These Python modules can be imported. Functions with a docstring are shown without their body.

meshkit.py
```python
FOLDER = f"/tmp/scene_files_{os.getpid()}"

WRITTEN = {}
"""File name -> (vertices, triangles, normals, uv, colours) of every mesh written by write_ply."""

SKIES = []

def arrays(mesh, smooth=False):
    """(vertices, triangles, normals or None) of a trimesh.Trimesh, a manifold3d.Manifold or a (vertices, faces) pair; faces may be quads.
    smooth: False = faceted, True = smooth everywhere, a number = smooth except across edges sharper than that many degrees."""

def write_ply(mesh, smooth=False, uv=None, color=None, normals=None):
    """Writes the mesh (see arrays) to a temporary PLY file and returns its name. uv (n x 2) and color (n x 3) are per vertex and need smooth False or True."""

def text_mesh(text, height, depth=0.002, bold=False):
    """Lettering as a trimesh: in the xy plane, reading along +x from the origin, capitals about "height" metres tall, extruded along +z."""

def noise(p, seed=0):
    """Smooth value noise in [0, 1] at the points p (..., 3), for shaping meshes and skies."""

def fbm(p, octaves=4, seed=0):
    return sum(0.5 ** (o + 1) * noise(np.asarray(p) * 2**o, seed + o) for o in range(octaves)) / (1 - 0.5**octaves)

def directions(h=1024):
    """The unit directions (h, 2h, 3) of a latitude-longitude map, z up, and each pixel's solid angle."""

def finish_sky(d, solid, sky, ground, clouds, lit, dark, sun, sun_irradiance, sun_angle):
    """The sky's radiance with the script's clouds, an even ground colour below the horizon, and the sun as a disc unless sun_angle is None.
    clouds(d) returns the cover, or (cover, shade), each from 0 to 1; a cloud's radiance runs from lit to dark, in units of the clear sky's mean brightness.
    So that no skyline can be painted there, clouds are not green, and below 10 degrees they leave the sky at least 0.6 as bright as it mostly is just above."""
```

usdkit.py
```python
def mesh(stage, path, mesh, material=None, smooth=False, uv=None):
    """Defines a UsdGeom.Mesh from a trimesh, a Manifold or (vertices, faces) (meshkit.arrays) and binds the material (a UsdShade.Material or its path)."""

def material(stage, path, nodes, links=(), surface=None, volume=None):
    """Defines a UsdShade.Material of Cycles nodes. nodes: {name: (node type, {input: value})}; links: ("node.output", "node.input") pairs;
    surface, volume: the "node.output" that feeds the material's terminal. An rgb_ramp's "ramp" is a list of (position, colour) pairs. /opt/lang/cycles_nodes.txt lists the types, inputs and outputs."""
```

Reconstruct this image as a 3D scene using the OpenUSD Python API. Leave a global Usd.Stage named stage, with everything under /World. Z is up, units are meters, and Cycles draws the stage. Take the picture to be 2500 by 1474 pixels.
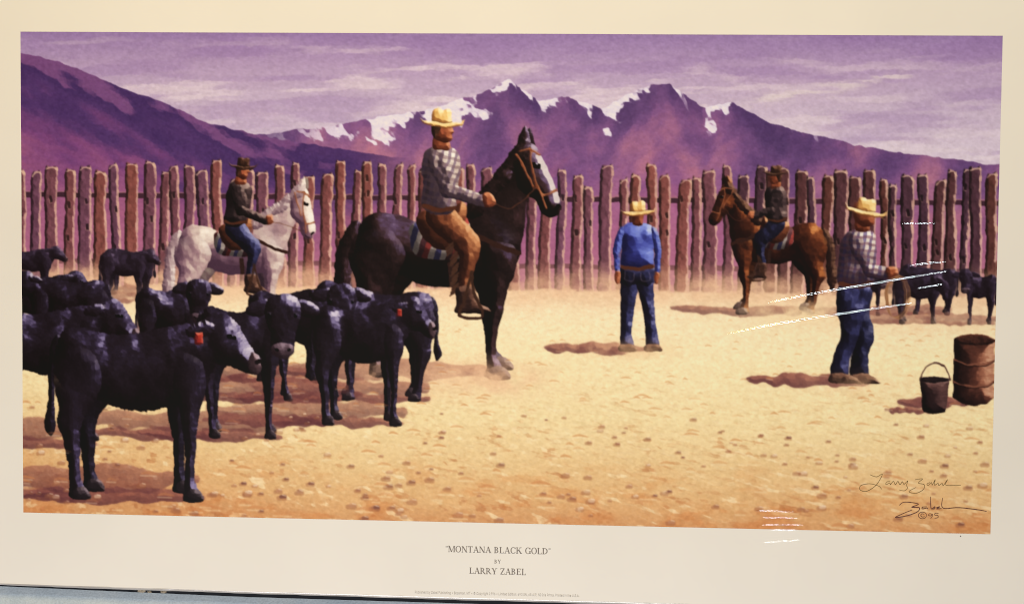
import math
import numpy as np
import trimesh
from scipy.ndimage import distance_transform_edt, gaussian_filter, map_coordinates, uniform_filter
from shapely import LineString, Point, Polygon, affinity, union_all
from pxr import Gf, Sdf, Usd, UsdGeom, UsdLux, UsdShade, Vt
import meshkit
import usdkit

stage = Usd.Stage.CreateInMemory()
UsdGeom.SetStageUpAxis(stage, 'Z')
UsdGeom.Xform.Define(stage, '/World')
T_ = Sdf.ValueTypeNames

# ---------------------------------------------------------------- camera: above the print, a little up and to the right of its middle
W, H = .76, .3804                                                   # the printed picture, metres; it lies in z = 0 about the origin
RX, RY, RZ = -.06322802, .07482142, .01418256
CAM = np.array([.12583684, .08150656, 1.55217516])


def rotation(a, b, c):
    ca, sa, cb, sb, cc, sc = math.cos(a), math.sin(a), math.cos(b), math.sin(b), math.cos(c), math.sin(c)
    return np.array([[1, 0, 0], [0, ca, -sa], [0, sa, ca]]) @ np.array([[cb, 0, sb], [0, 1, 0], [-sb, 0, cb]]) @ np.array([[cc, -sc, 0], [sc, cc, 0], [0, 0, 1]])


ROT = rotation(RX, RY, RZ)
cam = UsdGeom.Camera.Define(stage, '/World/camera')
m4 = np.eye(4)
m4[:3, :3] = ROT.T                                                  # USD matrices act on row vectors
m4[3, :3] = CAM
cam.AddTransformOp().Set(Gf.Matrix4d(m4.tolist()))
cam.CreateHorizontalApertureAttr(36.0)
cam.CreateVerticalApertureAttr(36.0 * 603 / 1024)
cam.CreateFocalLengthAttr(36.0 * 1.9585564)
cam.CreateClippingRangeAttr(Gf.Vec2f(.05, 50))
cam.CreateExposureAttr(0.0)

# ---------------------------------------------------------------- light: a warm room lamp beyond the top edge, a cool tube, a neutral fill from below
def lamp(name, at, to, w, h, power, colour):
    l = UsdLux.RectLight.Define(stage, '/World/' + name)
    l.CreateWidthAttr(w), l.CreateHeightAttr(h), l.CreateIntensityAttr(power), l.CreateColorAttr(Gf.Vec3f(*colour))
    l.CreateNormalizeAttr(True)
    z = np.subtract(at, to).astype(float)
    z /= np.linalg.norm(z)
    x = np.cross([0, 1, 0] if abs(z[1]) < .9 else [0, 0, 1], z)
    x /= np.linalg.norm(x)
    m = np.eye(4)
    m[0, :3], m[1, :3], m[2, :3], m[3, :3] = x, np.cross(z, x), z, at
    l.AddTransformOp().Set(Gf.Matrix4d(m.tolist()))


TUBE = (.60, 1.25, 1.50)
LAMPS = [
    ('warm_lamp', (-.15, 1.10, 1.05), (0, .2, 0), .5, .3, 5.15, (1.0, .765, .37)),
    ('fill_lamp', (-.2, -1.15, 1.15), (0, -.1, 0), .7, .4, 5.6, (1.0, .975, .99)),
    ('cool_tube', TUBE, (.60, -.1, 0), 1.3, .035, 3.2, (.86, .94, 1.0)),
]
for args in LAMPS:
    lamp(*args)


# ---------------------------------------------------------------- helpers
def on_print(px, py):
    """Where the camera's ray through a point of the photograph (2500 x 1474) meets the print's plane: how the sizes of the real thing were taken."""
    d = ROT @ np.array([(px - 1250) / 2500, -(py - 737) / 2500, -1.9585564])
    t = -CAM[2] / d[2]
    return CAM[:2] + t * d[:2]


used = {}


def numbered(path):
    n = used.get(path, 0)
    used[path] = n + 1
    return path if n == 0 else f'{path}_{n:03d}'


def tag(prim, label=None, category=None, kind=None):
    for k, v in (('label', label), ('category', category), ('kind', kind)):
        if v:
            prim.SetCustomDataByKey(k, v)


def obj(parent, name, mesh, material, smooth=False, label=None):
    m = usdkit.mesh(stage, numbered(f'{parent}/{name}'), mesh, material, smooth)
    tag(m.GetPrim(), label)
    return m


def xform(path):
    return UsdGeom.Xform.Define(stage, numbered(path)).GetPrim()


def flat(shape, z, depth=.00005):
    """Shapely areas as a thin sheet of ink."""
    parts = [g for g in getattr(shape, 'geoms', [shape]) if g.area > 1e-12]
    m = trimesh.util.concatenate([trimesh.creation.extrude_polygon(g, depth, engine='earcut') for g in parts])
    m.apply_translation((0, 0, z))
    return m


def srgb(c):
    c = np.asarray(c, float) / 255
    return np.where(c <= .04045, c / 12.92, ((c + .055) / 1.055) ** 2.4)


MAT = lambda name, nodes, links=(), surface='p.BSDF': usdkit.material(stage, '/World/Looks/' + name, nodes, links, surface)
PAPER = (.80, .775, .735)
paper_m = MAT('paper', {
    'g': ('geometry', {}), 'n': ('noise_texture', {'scale': 9.0, 'detail': 4.0}), 'f': ('noise_texture', {'scale': 900.0, 'detail': 2.0}),
    'r': ('rgb_ramp', {'ramp': [(.3, tuple(c * .975 for c in PAPER)), (.7, tuple(min(c * 1.02, .86) for c in PAPER))]}),
    'b': ('bump', {'strength': .05, 'distance': .0002}), 'p': ('principled_bsdf', {'roughness': .5, 'specular_ior_level': .25})},
    [('g.position', 'n.vector'), ('g.position', 'f.vector'), ('n.fac', 'r.fac'), ('r.color', 'p.base_color'), ('f.fac', 'b.height'), ('b.normal', 'p.normal')])
ink_m = MAT('printed_ink', {'a': ('attribute', {'attribute': 'ink'}), 'p': ('principled_bsdf', {'roughness': .38, 'specular_ior_level': .25})}, [('a.color', 'p.base_color')])
plain = lambda name, c, rough=.5, spec=.3: MAT(name, {'p': ('principled_bsdf', {'base_color': c, 'roughness': rough, 'specular_ior_level': spec})})
text_m = plain('grey_ink', (.20, .175, .16))
fine_m = plain('pale_grey_ink', (.44, .41, .38))
gold_m = plain('olive_pen', (.12, .075, .02))
brown_m = plain('brown_paint', (.12, .045, .035))
black_m = plain('black_board', (.012, .014, .018), .7, .2)
core_m = MAT('wrapped_edge', {
    'g': ('geometry', {}), 'mp': ('mapping', {'scale': (25, 500, 500)}), 'n': ('noise_texture', {'scale': 1.0, 'detail': 4.0}),
    'r': ('rgb_ramp', {'ramp': [(.25, (.30, .27, .25)), (.5, (.46, .43, .40)), (.8, (.66, .62, .57))]}),
    'p': ('principled_bsdf', {'roughness': .2, 'specular_ior_level': .6})},
    [('g.position', 'mp.vector'), ('mp.vector', 'n.vector'), ('n.fac', 'r.fac'), ('r.color', 'p.base_color')])
film_m = MAT('clear_film', {
    'f': ('fresnel', {'IOR': 1.65}), 't': ('transparent_bsdf', {'color': (.985, .985, .985)}), 's': ('glossy_bsdf', {'color': (1, 1, 1), 'roughness': .085}), 'x': ('mix_closure', {})},
    [('f.fac', 'x.fac'), ('t.BSDF', 'x.closure1'), ('s.BSDF', 'x.closure2')], 'x.closure')
tape_m = MAT('torn_paper', {'g': ('geometry', {}), 'n': ('noise_texture', {'scale': 700.0, 'detail': 3.0}), 'r': ('rgb_ramp', {'ramp': [(.3, (.26, .20, .13)), (.7, (.55, .47, .34))]}), 'p': ('principled_bsdf', {'roughness': .8})},
             [('g.position', 'n.vector'), ('n.fac', 'r.fac'), ('r.color', 'p.base_color')])
cloth_m = MAT('blue_grey_cloth', {
    'g': ('geometry', {}), 'n': ('noise_texture', {'scale': 26.0, 'detail': 5.0, 'roughness': .6}), 'w': ('noise_texture', {'scale': 620.0, 'detail': 3.0, 'roughness': .7}),
    'r': ('rgb_ramp', {'ramp': [(.3, (.43, .51, .57)), (.55, (.53, .60, .64)), (.75, (.61, .66, .67))]}),
    's': ('rgb_ramp', {'ramp': [(.25, (.72, .72, .72)), (.6, (1, 1, 1))]}), 'm': ('mix', {'mix_type': 'multiply', 'fac': .8}),
    'b': ('bump', {'strength': .5, 'distance': .0012}), 'p': ('principled_bsdf', {'roughness': .95, 'specular_ior_level': .1, 'sheen_weight': .2})},
    [('g.position', 'n.vector'), ('g.position', 'w.vector'), ('n.fac', 'r.fac'), ('w.fac', 's.fac'), ('r.color', 'm.color1'), ('s.color', 'm.color2'), ('m.color', 'p.base_color'), ('w.fac', 'b.height'), ('b.normal', 'p.normal')])

# ---------------------------------------------------------------- the surface the print lies on
xs, ys = np.linspace(-.9, .9, 181), np.linspace(-.75, .75, 151)
gx, gy = np.meshgrid(xs, ys)
gz = -.0125 - .0035 * gx / .4 + .0012 * (meshkit.fbm(np.stack([gx * 14, gy * 14, gx * 0], -1), 3, 5) - .5)
i = np.arange(150)[:, None] * 181 + np.arange(180)[None]
quads = np.stack([i, i + 1, i + 182, i + 181], -1).reshape(-1, 4)
top = obj('/World', 'table_surface', (np.stack([gx, gy, gz], -1).reshape(-1, 3), quads), cloth_m, True, 'blue grey fabric surface under the print, seen along its bottom edge')
tag(top.GetPrim(), None, 'surface', 'structure')

# ---------------------------------------------------------------- the print: board, paper, picture, lettering, film
PRINT = xform('/World/art_print')
tag(PRINT, 'wide western art print on white board wrapped in clear film', 'art print')
PP = str(PRINT.GetPath())
LEFT, RIGHT, TOP = -.432, .438, .236
edge = np.array([on_print(*p) for p in [(0, 1423), (350, 1434.5), (700, 1445), (1000, 1454), (1400, 1465.5), (1720, 1474)]])
k = np.polyfit(edge[:, 0], edge[:, 1], 2)
ex = np.linspace(LEFT, RIGHT, 60)
ey = np.polyval(k, ex)


def slab(lower, z0, z1, left=LEFT, right=RIGHT, up=TOP):
    poly = Polygon([(left, up), *zip(np.clip(ex, left, right), lower), (right, up)])
    m = trimesh.creation.extrude_polygon(poly.buffer(0), z1 - z0, engine='earcut')
    m.apply_translation((0, 0, z0))
    return m


obj(PP, 'paper', slab(ey, -.0004, 0), paper_m)
obj(PP, 'foam_board', slab(ey - .0002, -.0045, -.00045), plain('foam_board', (.72, .70, .66)))
black_low = ey - np.interp(ex, [-.43, -.37, -.20, 0, .2, .43], [.0029, .0036, .0056, .0056, .0055, .0054])
obj(PP, 'backing_board', slab(black_low, -.0072, -.0047, LEFT - .003, RIGHT + .003, TOP + .003), black_m)
# the film folded round the lower edge: a rounded, slightly crumpled bead
n, sides = 400, 10
bx = np.linspace(LEFT, RIGHT, n)
by = np.polyval(k, bx)
crumple = meshkit.fbm(np.stack([bx * 55, bx * 0, bx * 0], -1), 4, 3) - .5
ang = np.linspace(math.pi * .5, -math.pi * .5, sides)
rad = np.interp(bx, [-.43, -.2, .43], [.0017, .0023, .0024]) + .0007 * crumple
bead = np.stack([np.repeat(bx[:, None], sides, 1), by[:, None] - rad[:, None] * np.cos(ang)[None], -.0021 + .0021 * np.sin(ang)[None] + .00006 + .0003 * (meshkit.fbm(np.stack([bx * 90, bx * 0 + 7, bx * 0], -1), 3, 9) - .5)[:, None]], -1)
i = np.arange(n - 1)[:, None] * sides + np.arange(sides - 1)[None]
obj(PP, 'film_edge', (bead.reshape(-1, 3), np.stack([i, i + 1, i + sides + 1, i + sides], -1).reshape(-1, 4)), core_m, True)
for px, py, sz, sd in [(342, 1443, .0030, 1), (362, 1446, .0016, 2), (396, 1446, .0022, 3)]:
    c = on_print(px, py)
    b = trimesh.creation.icosphere(3, 1.0)
    v = b.vertices * (1 + .9 * (meshkit.fbm(b.vertices * 2.2 + sd * 9, 4, sd) - .5)[:, None])
    obj(PP, 'torn_scrap', (v * (sz, sz * .55, .0006) + (c[0], c[1], -.0040), b.faces), tape_m)

INK_GAIN = 1.03
CREASES = [
    ([(1874, 739), (1985, 717), (2145, 690), (2312, 662)], .00098),
    ([(1774, 815), (1900, 790), (2060, 765), (2230, 739)], .00098),
    ([(2220, 649.5), (2262, 643), (2310, 639)], .00085),
    ([(2240, 704.5), (2270, 699), (2302, 693.5)], .0007),
    ([(2202, 546), (2240, 545.5), (2286, 545)], .0006),
    ([(1846, 1245.5), (1890, 1247), (1940, 1249)], .00068),
    ([(1861, 1263), (1904, 1263.5), (1947, 1264.5)], .00068),
    ([(1859, 1281), (1910, 1281), (1962, 1281)], .00068),
    ([(1884, 1293.4), (1916, 1292.5), (1950, 1292)], .0007),
    ([(1866, 1323.5), (1908, 1320), (1950, 1316.8)], .00068),
]

# ---------------------------------------------------------------- the printed picture: colours of the ink, point by point
# A plain ranch scene of this script's own design, in the palette of the print: x 0..2400 to the right, y 0..1200 downwards.
PW, PH = 2400, 1200
YY, XX = np.mgrid[0:PH, 0:PW].astype(np.float32)
rng = np.random.default_rng(7)


def lattice(x, y, seed):
    """Smooth value noise on a plane, from a table of random numbers."""
    t = np.random.default_rng(seed).random((256, 256), np.float32)
    xi, yi = np.floor(x).astype(np.int32), np.floor(y).astype(np.int32)
    u, v = (x - xi).astype(np.float32), (y - yi).astype(np.float32)
    u, v = u * u * (3 - 2 * u), v * v * (3 - 2 * v)
    a, b, c, d = xi & 255, (xi + 1) & 255, yi & 255, (yi + 1) & 255
    return (t[c, a] * (1 - u) + t[c, b] * u) * (1 - v) + (t[d, a] * (1 - u) + t[d, b] * u) * v


def cloudy(x, y, seed, octaves=4, gain=.5):
    s, w, n = 0, 1, 0
    for o in range(octaves):
        s = s + w * lattice(x * 2 ** o, y * 2 ** o, seed + o)
        n += w
        w *= gain
    return s / n                                                    # about 0..1, mean .5


def lerp(a, b, t):
    return a + (b - a) * t


def sstep(a, b, x):
    t = np.clip((x - a) / (b - a), 0, 1)
    return t * t * (3 - 2 * t)


def ramp(stops, t):
    at = [s[0] for s in stops]
    return np.stack([np.interp(t, at, [s[1][k] for s in stops]) for k in range(3)], -1).astype(np.float32)


def smooth_line(p, closed=True, n=8):
    """A Catmull-Rom curve through the points."""
    p = np.asarray(p, float)
    q = np.vstack([p[-1:], p, p[:2]]) if closed else np.vstack([p[:1], p, p[-1:]])
    a, b, c, d = q[:-3], q[1:-2], q[2:-1], q[3:]
    t = (np.arange(n) / n)[None, :, None]
    a, b, c, d = (k[:, None] for k in (a, b, c, d))
    r = .5 * (2 * b + (c - a) * t + (2 * a - 5 * b + 4 * c - d) * t ** 2 + (3 * b - a - 3 * c + d) * t ** 3)
    r = r.reshape(-1, 2)
    return r if closed else np.vstack([r, p[-1:]])


def filled(p, pad=10):
    """(mask, x0, y0): the polygon filled on its own window of the picture."""
    x0, y0 = np.floor(p.min(0)).astype(int) - pad
    x1, y1 = np.ceil(p.max(0)).astype(int) + pad
    x0, y0, x1, y1 = max(x0, 0), max(y0, 0), min(x1, PW), min(y1, PH)
    if x1 - x0 < 2 or y1 - y0 < 2:
        return None
    h, w = y1 - y0, x1 - x0
    cross = np.zeros((h, w + 1), np.int16)
    q = np.roll(p, -1, 0)
    for (ax, ay), (bx, by) in zip(p, q):
        if ay == by:
            continue
        s = 1 if by > ay else -1
        if s < 0:
            ax, ay, bx, by = bx, by, ax, ay
        r0, r1 = max(int(np.ceil(ay - .5)), y0), min(int(np.ceil(by - .5)), y1)
        if r1 <= r0:
            continue
        r = np.arange(r0, r1)
        xs = ax + (bx - ax) * (r + .5 - ay) / (by - ay)
        c = np.clip(np.ceil(xs - .5).astype(int) - x0, 0, w)
        np.add.at(cross, (r - y0, c), s)
    return (np.cumsum(cross, 1)[:, :w] != 0), x0, y0


canvas = np.zeros((PH, PW, 3), np.float32)
ids = np.zeros((PH, PW), np.int16)
figures = []                                                        # (name, label) by id


def figure(name, label=None):
    figures.append((name, label))
    return len(figures) - 1


def lay(mask, x0, y0, rgb, soft=.7, opacity=1.0, fid=None):
    a = gaussian_filter(mask.astype(np.float32), soft) * opacity if soft else mask.astype(np.float32) * opacity
    h, w = mask.shape
    win = canvas[y0:y0 + h, x0:x0 + w]
    win += (np.asarray(rgb, np.float32) - win) * a[..., None]
    if fid is not None:
        ids[y0:y0 + h, x0:x0 + w][a > .5] = fid


def body(points, tones, fid=None, R=60, bumps=.5, fur=(.06, .02, 0), rough=.16, light=(.55, -.62, .42), seed=1, curve=True, soft=.7, mod=None, edge=.0, opacity=1.0, gain=1.0, off=.0, fade=None, hairy=0.0, patch=0.0):
    """A rounded form: the outline is swollen by its distance to the edge, lit from the upper right, its tone looked up in a ramp of paint colours."""
    p = smooth_line(points) if curve else np.asarray(points, float)
    got = filled(p)
    if got is None:
        return
    m, x0, y0 = got
    if m.sum() < 6:
        return
    if hairy:
        yy, xx = np.mgrid[y0:y0 + m.shape[0], x0:x0 + m.shape[1]].astype(np.float32)
        m = distance_transform_edt(m) - distance_transform_edt(~m) + hairy * (cloudy(xx / 5, yy / 5, seed + 20, 3, .7) - .5) * 4 > 0
    d = distance_transform_edt(m)
    R = min(R, max(d.max(), 1.5))
    hgt = R * np.sqrt(1 - (1 - np.minimum(d / R, 1)) ** 2)
    yy, xx = np.mgrid[y0:y0 + m.shape[0], x0:x0 + m.shape[1]].astype(np.float32)
    k = 1 / max(R, 8)
    hgt = hgt + bumps * R * .55 * cloudy(xx * k * .9, yy * k * .7, seed + 40, 3)
    hgt = gaussian_filter(hgt, max(R * .07, .6))
    gy, gx = np.gradient(hgt)
    L = np.asarray(light) / np.linalg.norm(light)
    t = (-gx * L[0] - gy * L[1] + L[2]) / np.sqrt(gx * gx + gy * gy + 1)
    c, s = np.cos(fur[2]), np.sin(fur[2])
    hair = cloudy((xx * c + yy * s) * fur[1] * 6, (yy * c - xx * s) * fur[0] * 6, seed + 80, 3, .65)
    if patch:
        t = t - patch * .36 * (1 - sstep(.40, .68, cloudy(xx * k * 1.7, yy * k * 1.3, seed + 60, 4, .6)))
    t = t * gain + off + rough * (hair - .5) * 2
    rgb = ramp(tones, t)
    if mod is not None:
        rgb = mod(rgb, xx, yy, t)
    if edge:
        rgb = rgb * (1 - edge * np.exp(-d / 1.8))[..., None]
    if fade is not None:
        (ax, ay), (bx, by) = fade
        opacity = opacity * sstep(0, 1, ((xx - ax) * (bx - ax) + (yy - ay) * (by - ay)) / ((bx - ax) ** 2 + (by - ay) ** 2))
    lay(m, x0, y0, rgb, soft, opacity, fid)


def stroke(points, width, rgb, fid=None, curve=True, opacity=1.0, taper=False, soft=.6):
    p = smooth_line(points, False, 10) if curve and len(points) > 2 else np.asarray(points, float)
    w = np.broadcast_to(np.asarray(width, float), (len(p),)) if not taper else width * np.sin(np.linspace(.12, np.pi - .12, len(p))) ** .7
    x0, y0 = np.floor(p.min(0)).astype(int) - 8
    x1, y1 = np.ceil(p.max(0)).astype(int) + 8
    x0, y0, x1, y1 = max(x0, 0), max(y0, 0), min(x1, PW), min(y1, PH)
    if x1 <= x0 or y1 <= y0:
        return
    yy, xx = np.mgrid[y0:y1, x0:x1].astype(np.float32)
    far = np.full(xx.shape, 1e9, np.float32)
    for i in range(len(p) - 1):
        (ax, ay), (bx, by) = p[i], p[i + 1]
        l2 = max((bx - ax) ** 2 + (by - ay) ** 2, 1e-6)
        t = np.clip(((xx - ax) * (bx - ax) + (yy - ay) * (by - ay)) / l2, 0, 1)
        far = np.minimum(far, np.hypot(xx - ax - t * (bx - ax), yy - ay - t * (by - ay)) - (w[i] + (w[i + 1] - w[i]) * t) / 2)
    a = np.clip(.5 - far / (2 * soft), 0, 1) * opacity
    win = canvas[y0:y1, x0:x1]
    win += (np.asarray(rgb, np.float32) - win) * a[..., None]
    if fid is not None:
        ids[y0:y1, x0:x1][a > .5] = fid


def place(points, at, size, flip=False, squeeze=1.0, turn=0.0):
    """Model coordinates (100 = shoulder height, y up from the ground) to the picture."""
    p = np.asarray(points, float)
    c, s = np.cos(turn), np.sin(turn)
    x, y = p[:, 0] * (-1 if flip else 1) * squeeze, p[:, 1]
    x, y = x * c - y * s, x * s + y * c
    return np.stack([at[0] + x * size / 100, at[1] - y * size / 100], 1)


def haze(x, y, rx, ry, rgb, opacity, seed=3):
    x0, x1, y0, y1 = (int(np.clip(k, 0, m)) for k, m in ((x - 2 * rx, PW), (x + 2 * rx, PW), (y - 2 * ry, PH), (y + 2 * ry, PH)))
    if x1 <= x0 or y1 <= y0:
        return
    yy, xx = YY[y0:y1, x0:x1], XX[y0:y1, x0:x1]
    r = ((xx - x) / rx) ** 2 + ((yy - y) / ry) ** 2
    a = np.exp(-r * 1.3) * opacity * np.clip(cloudy(xx / 40, yy / 30, seed, 4) * 2 - .35, 0, 1.2)
    speck = .85 + .3 * lattice(xx / 2.2, yy / 2.2, 5)
    canvas[y0:y1, x0:x1] += (np.asarray(rgb, np.float32) - canvas[y0:y1, x0:x1]) * np.clip(a * speck, 0, 1)[..., None]


C = lambda *v: np.array(v, np.float32)
# -- sky: lilac, paler towards the horizon, long thin streaks of cloud
F_SKY = figure('printed_sky', 'printed lilac sky with thin pale clouds')
h = YY / 420
canvas[:] = ramp([(0, (142, 116, 148)), (.18, (167, 142, 162)), (.42, (188, 167, 175)), (.75, (208, 190, 189)), (1, (217, 203, 195))], h)
drift = YY + 26 * (cloudy(XX / 300, YY / 160, 11, 3) - .5) + XX * .035
streak = cloudy(XX / 210, drift / 24, 21, 5, .58)
pale = sstep(.50, .72, streak) * sstep(-20, 90, YY) * (1 - .55 * sstep(1500, 2400, XX) * (1 - sstep(180, 330, YY)))
canvas += (C(216, 196, 190) - canvas) * (pale * .62)[..., None]
dusk = sstep(.52, .72, cloudy(XX / 260, drift / 34, 61, 4)) * .36
canvas += (C(140, 112, 146) - canvas) * dusk[..., None]
wisp = np.exp(-((YY - (128 - (XX - 1980) * .17)) / 15) ** 2) * sstep(1700, 1860, XX) * (1 - sstep(2130, 2240, XX)) * sstep(.34, .7, cloudy(XX / 60, YY / 9, 91, 4, .6))
canvas += (C(214, 196, 184) - canvas) * (wisp * .75)[..., None]
canvas += ((lattice(XX / 2.5, YY / 2.5, 17) - .5) * 11)[..., None]


def ridge(knots, rough_, seed):
    k = np.asarray(knots, float)
    x = np.arange(PW)
    y = np.interp(x, k[:, 0], k[:, 1])
    z = np.zeros(PW)
    y = gaussian_filter(y, 2.0) + rough_ * (cloudy(x[None] / 46., z[None], seed, 5, .62)[0] - .5) * 2
    return y


# -- the range across the back, snow on its summits
F_MOUNTAIN = figure('printed_mountains', 'printed purple mountain range with snow on its peaks')
top = ridge([(0, 330), (520, 262), (700, 236), (900, 205), (1040, 178), (1130, 150), (1216, 112), (1290, 164), (1362, 150), (1440, 182), (1540, 128), (1604, 118), (1690, 176), (1758, 162), (1850, 208), (1960, 240), (2120, 276), (2400, 306)], 6, 31)
down = YY - top[None]
rock = cloudy(XX / 90 + down / 150, down / 120 - XX / 500, 41, 5, .55)
spur = cloudy(XX / 130 - down / 210, down / 600 + 5, 71, 4)
rgbm = ramp([(0, (74, 54, 88)), (.38, (102, 73, 108)), (.6, (124, 86, 120)), (.8, (146, 100, 124)), (1, (168, 114, 126))], np.clip(.26 + .6 * sstep(0, 260, down) * .5 + 1.1 * (rock - .5) + .8 * (spur - .5) + .18, 0, 1))
rgbm += (C(168, 104, 116) - rgbm) * (sstep(.58, .8, cloudy(XX / 120 + down / 90, down / 300, 97, 4)) * sstep(60, 190, down) * .65)[..., None]
rgbm += (C(142, 88, 130) - rgbm) * (sstep(120, 300, down) * .45)[..., None]
slope = np.gradient(gaussian_filter(top, 5))
face = cloudy(XX / 34 - down / 46, down / 60, 51, 4, .6) - np.clip(slope, -.6, .6)[None] * .34
snow = sstep(.47, .56, face + .07 - down / 170) * sstep(262, 215, top)[None] * (down < 110) * sstep(.30, .52, cloudy(XX / 22 - down / 30, down / 26, 57, 3, .6) + .12)
rgbm += (C(224, 210, 208) - rgbm) * (snow * .95)[..., None]
rgbm += (C(74, 52, 90) - rgbm) * (sstep(.1, .5, slope)[None] * sstep(70, 0, down) * (1 - snow) * .5)[..., None]
rgbm += ((lattice(XX / 2.5, YY / 2.5, 19) - .5) * 13)[..., None]
a = np.clip(down / 2 + .5, 0, 1)
canvas += (rgbm - canvas) * a[..., None]
ids[down > 0] = F_MOUNTAIN
# -- the nearer dark hillside on the left
F_HILL = figure('printed_hill', 'printed dark violet hillside sloping down from the left')
top2 = ridge([(0, 52), (70, 66), (150, 92), (260, 138), (360, 172), (450, 214), (560, 242), (700, 268), (900, 296), (2400, 420)], 3.5, 131)
down = YY - top2[None]
rock = cloudy(XX / 150 - down / 70, down / 90 + XX / 260, 141, 5, .55)
rgbm = ramp([(0, (114, 76, 112)), (.12, (70, 48, 88)), (.4, (82, 56, 96)), (.7, (118, 72, 110)), (1, (142, 88, 116))], np.clip(down / 300 + (rock - .5) * 1.05, 0, 1))
rgbm += (C(166, 96, 108) - rgbm) * (sstep(.6, .82, cloudy(XX / 70 - down / 60, down / 120, 143, 4)) * sstep(70, 190, down) * .5)[..., None]
rgbm += ((lattice(XX / 2.5, YY / 2.5, 23) - .5) * 13)[..., None]
a = np.clip(down / 3 + .5, 0, 1) * (1 - sstep(820, 1040, XX))
canvas += (rgbm - canvas) * a[..., None]
ids[(down > 0) & (XX < 930)] = F_HILL
# the air behind the fence turns rosy with dust
rosy = sstep(330, 560, YY)
canvas += (C(164, 104, 122) - canvas) * (rosy * .85)[..., None]

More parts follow.
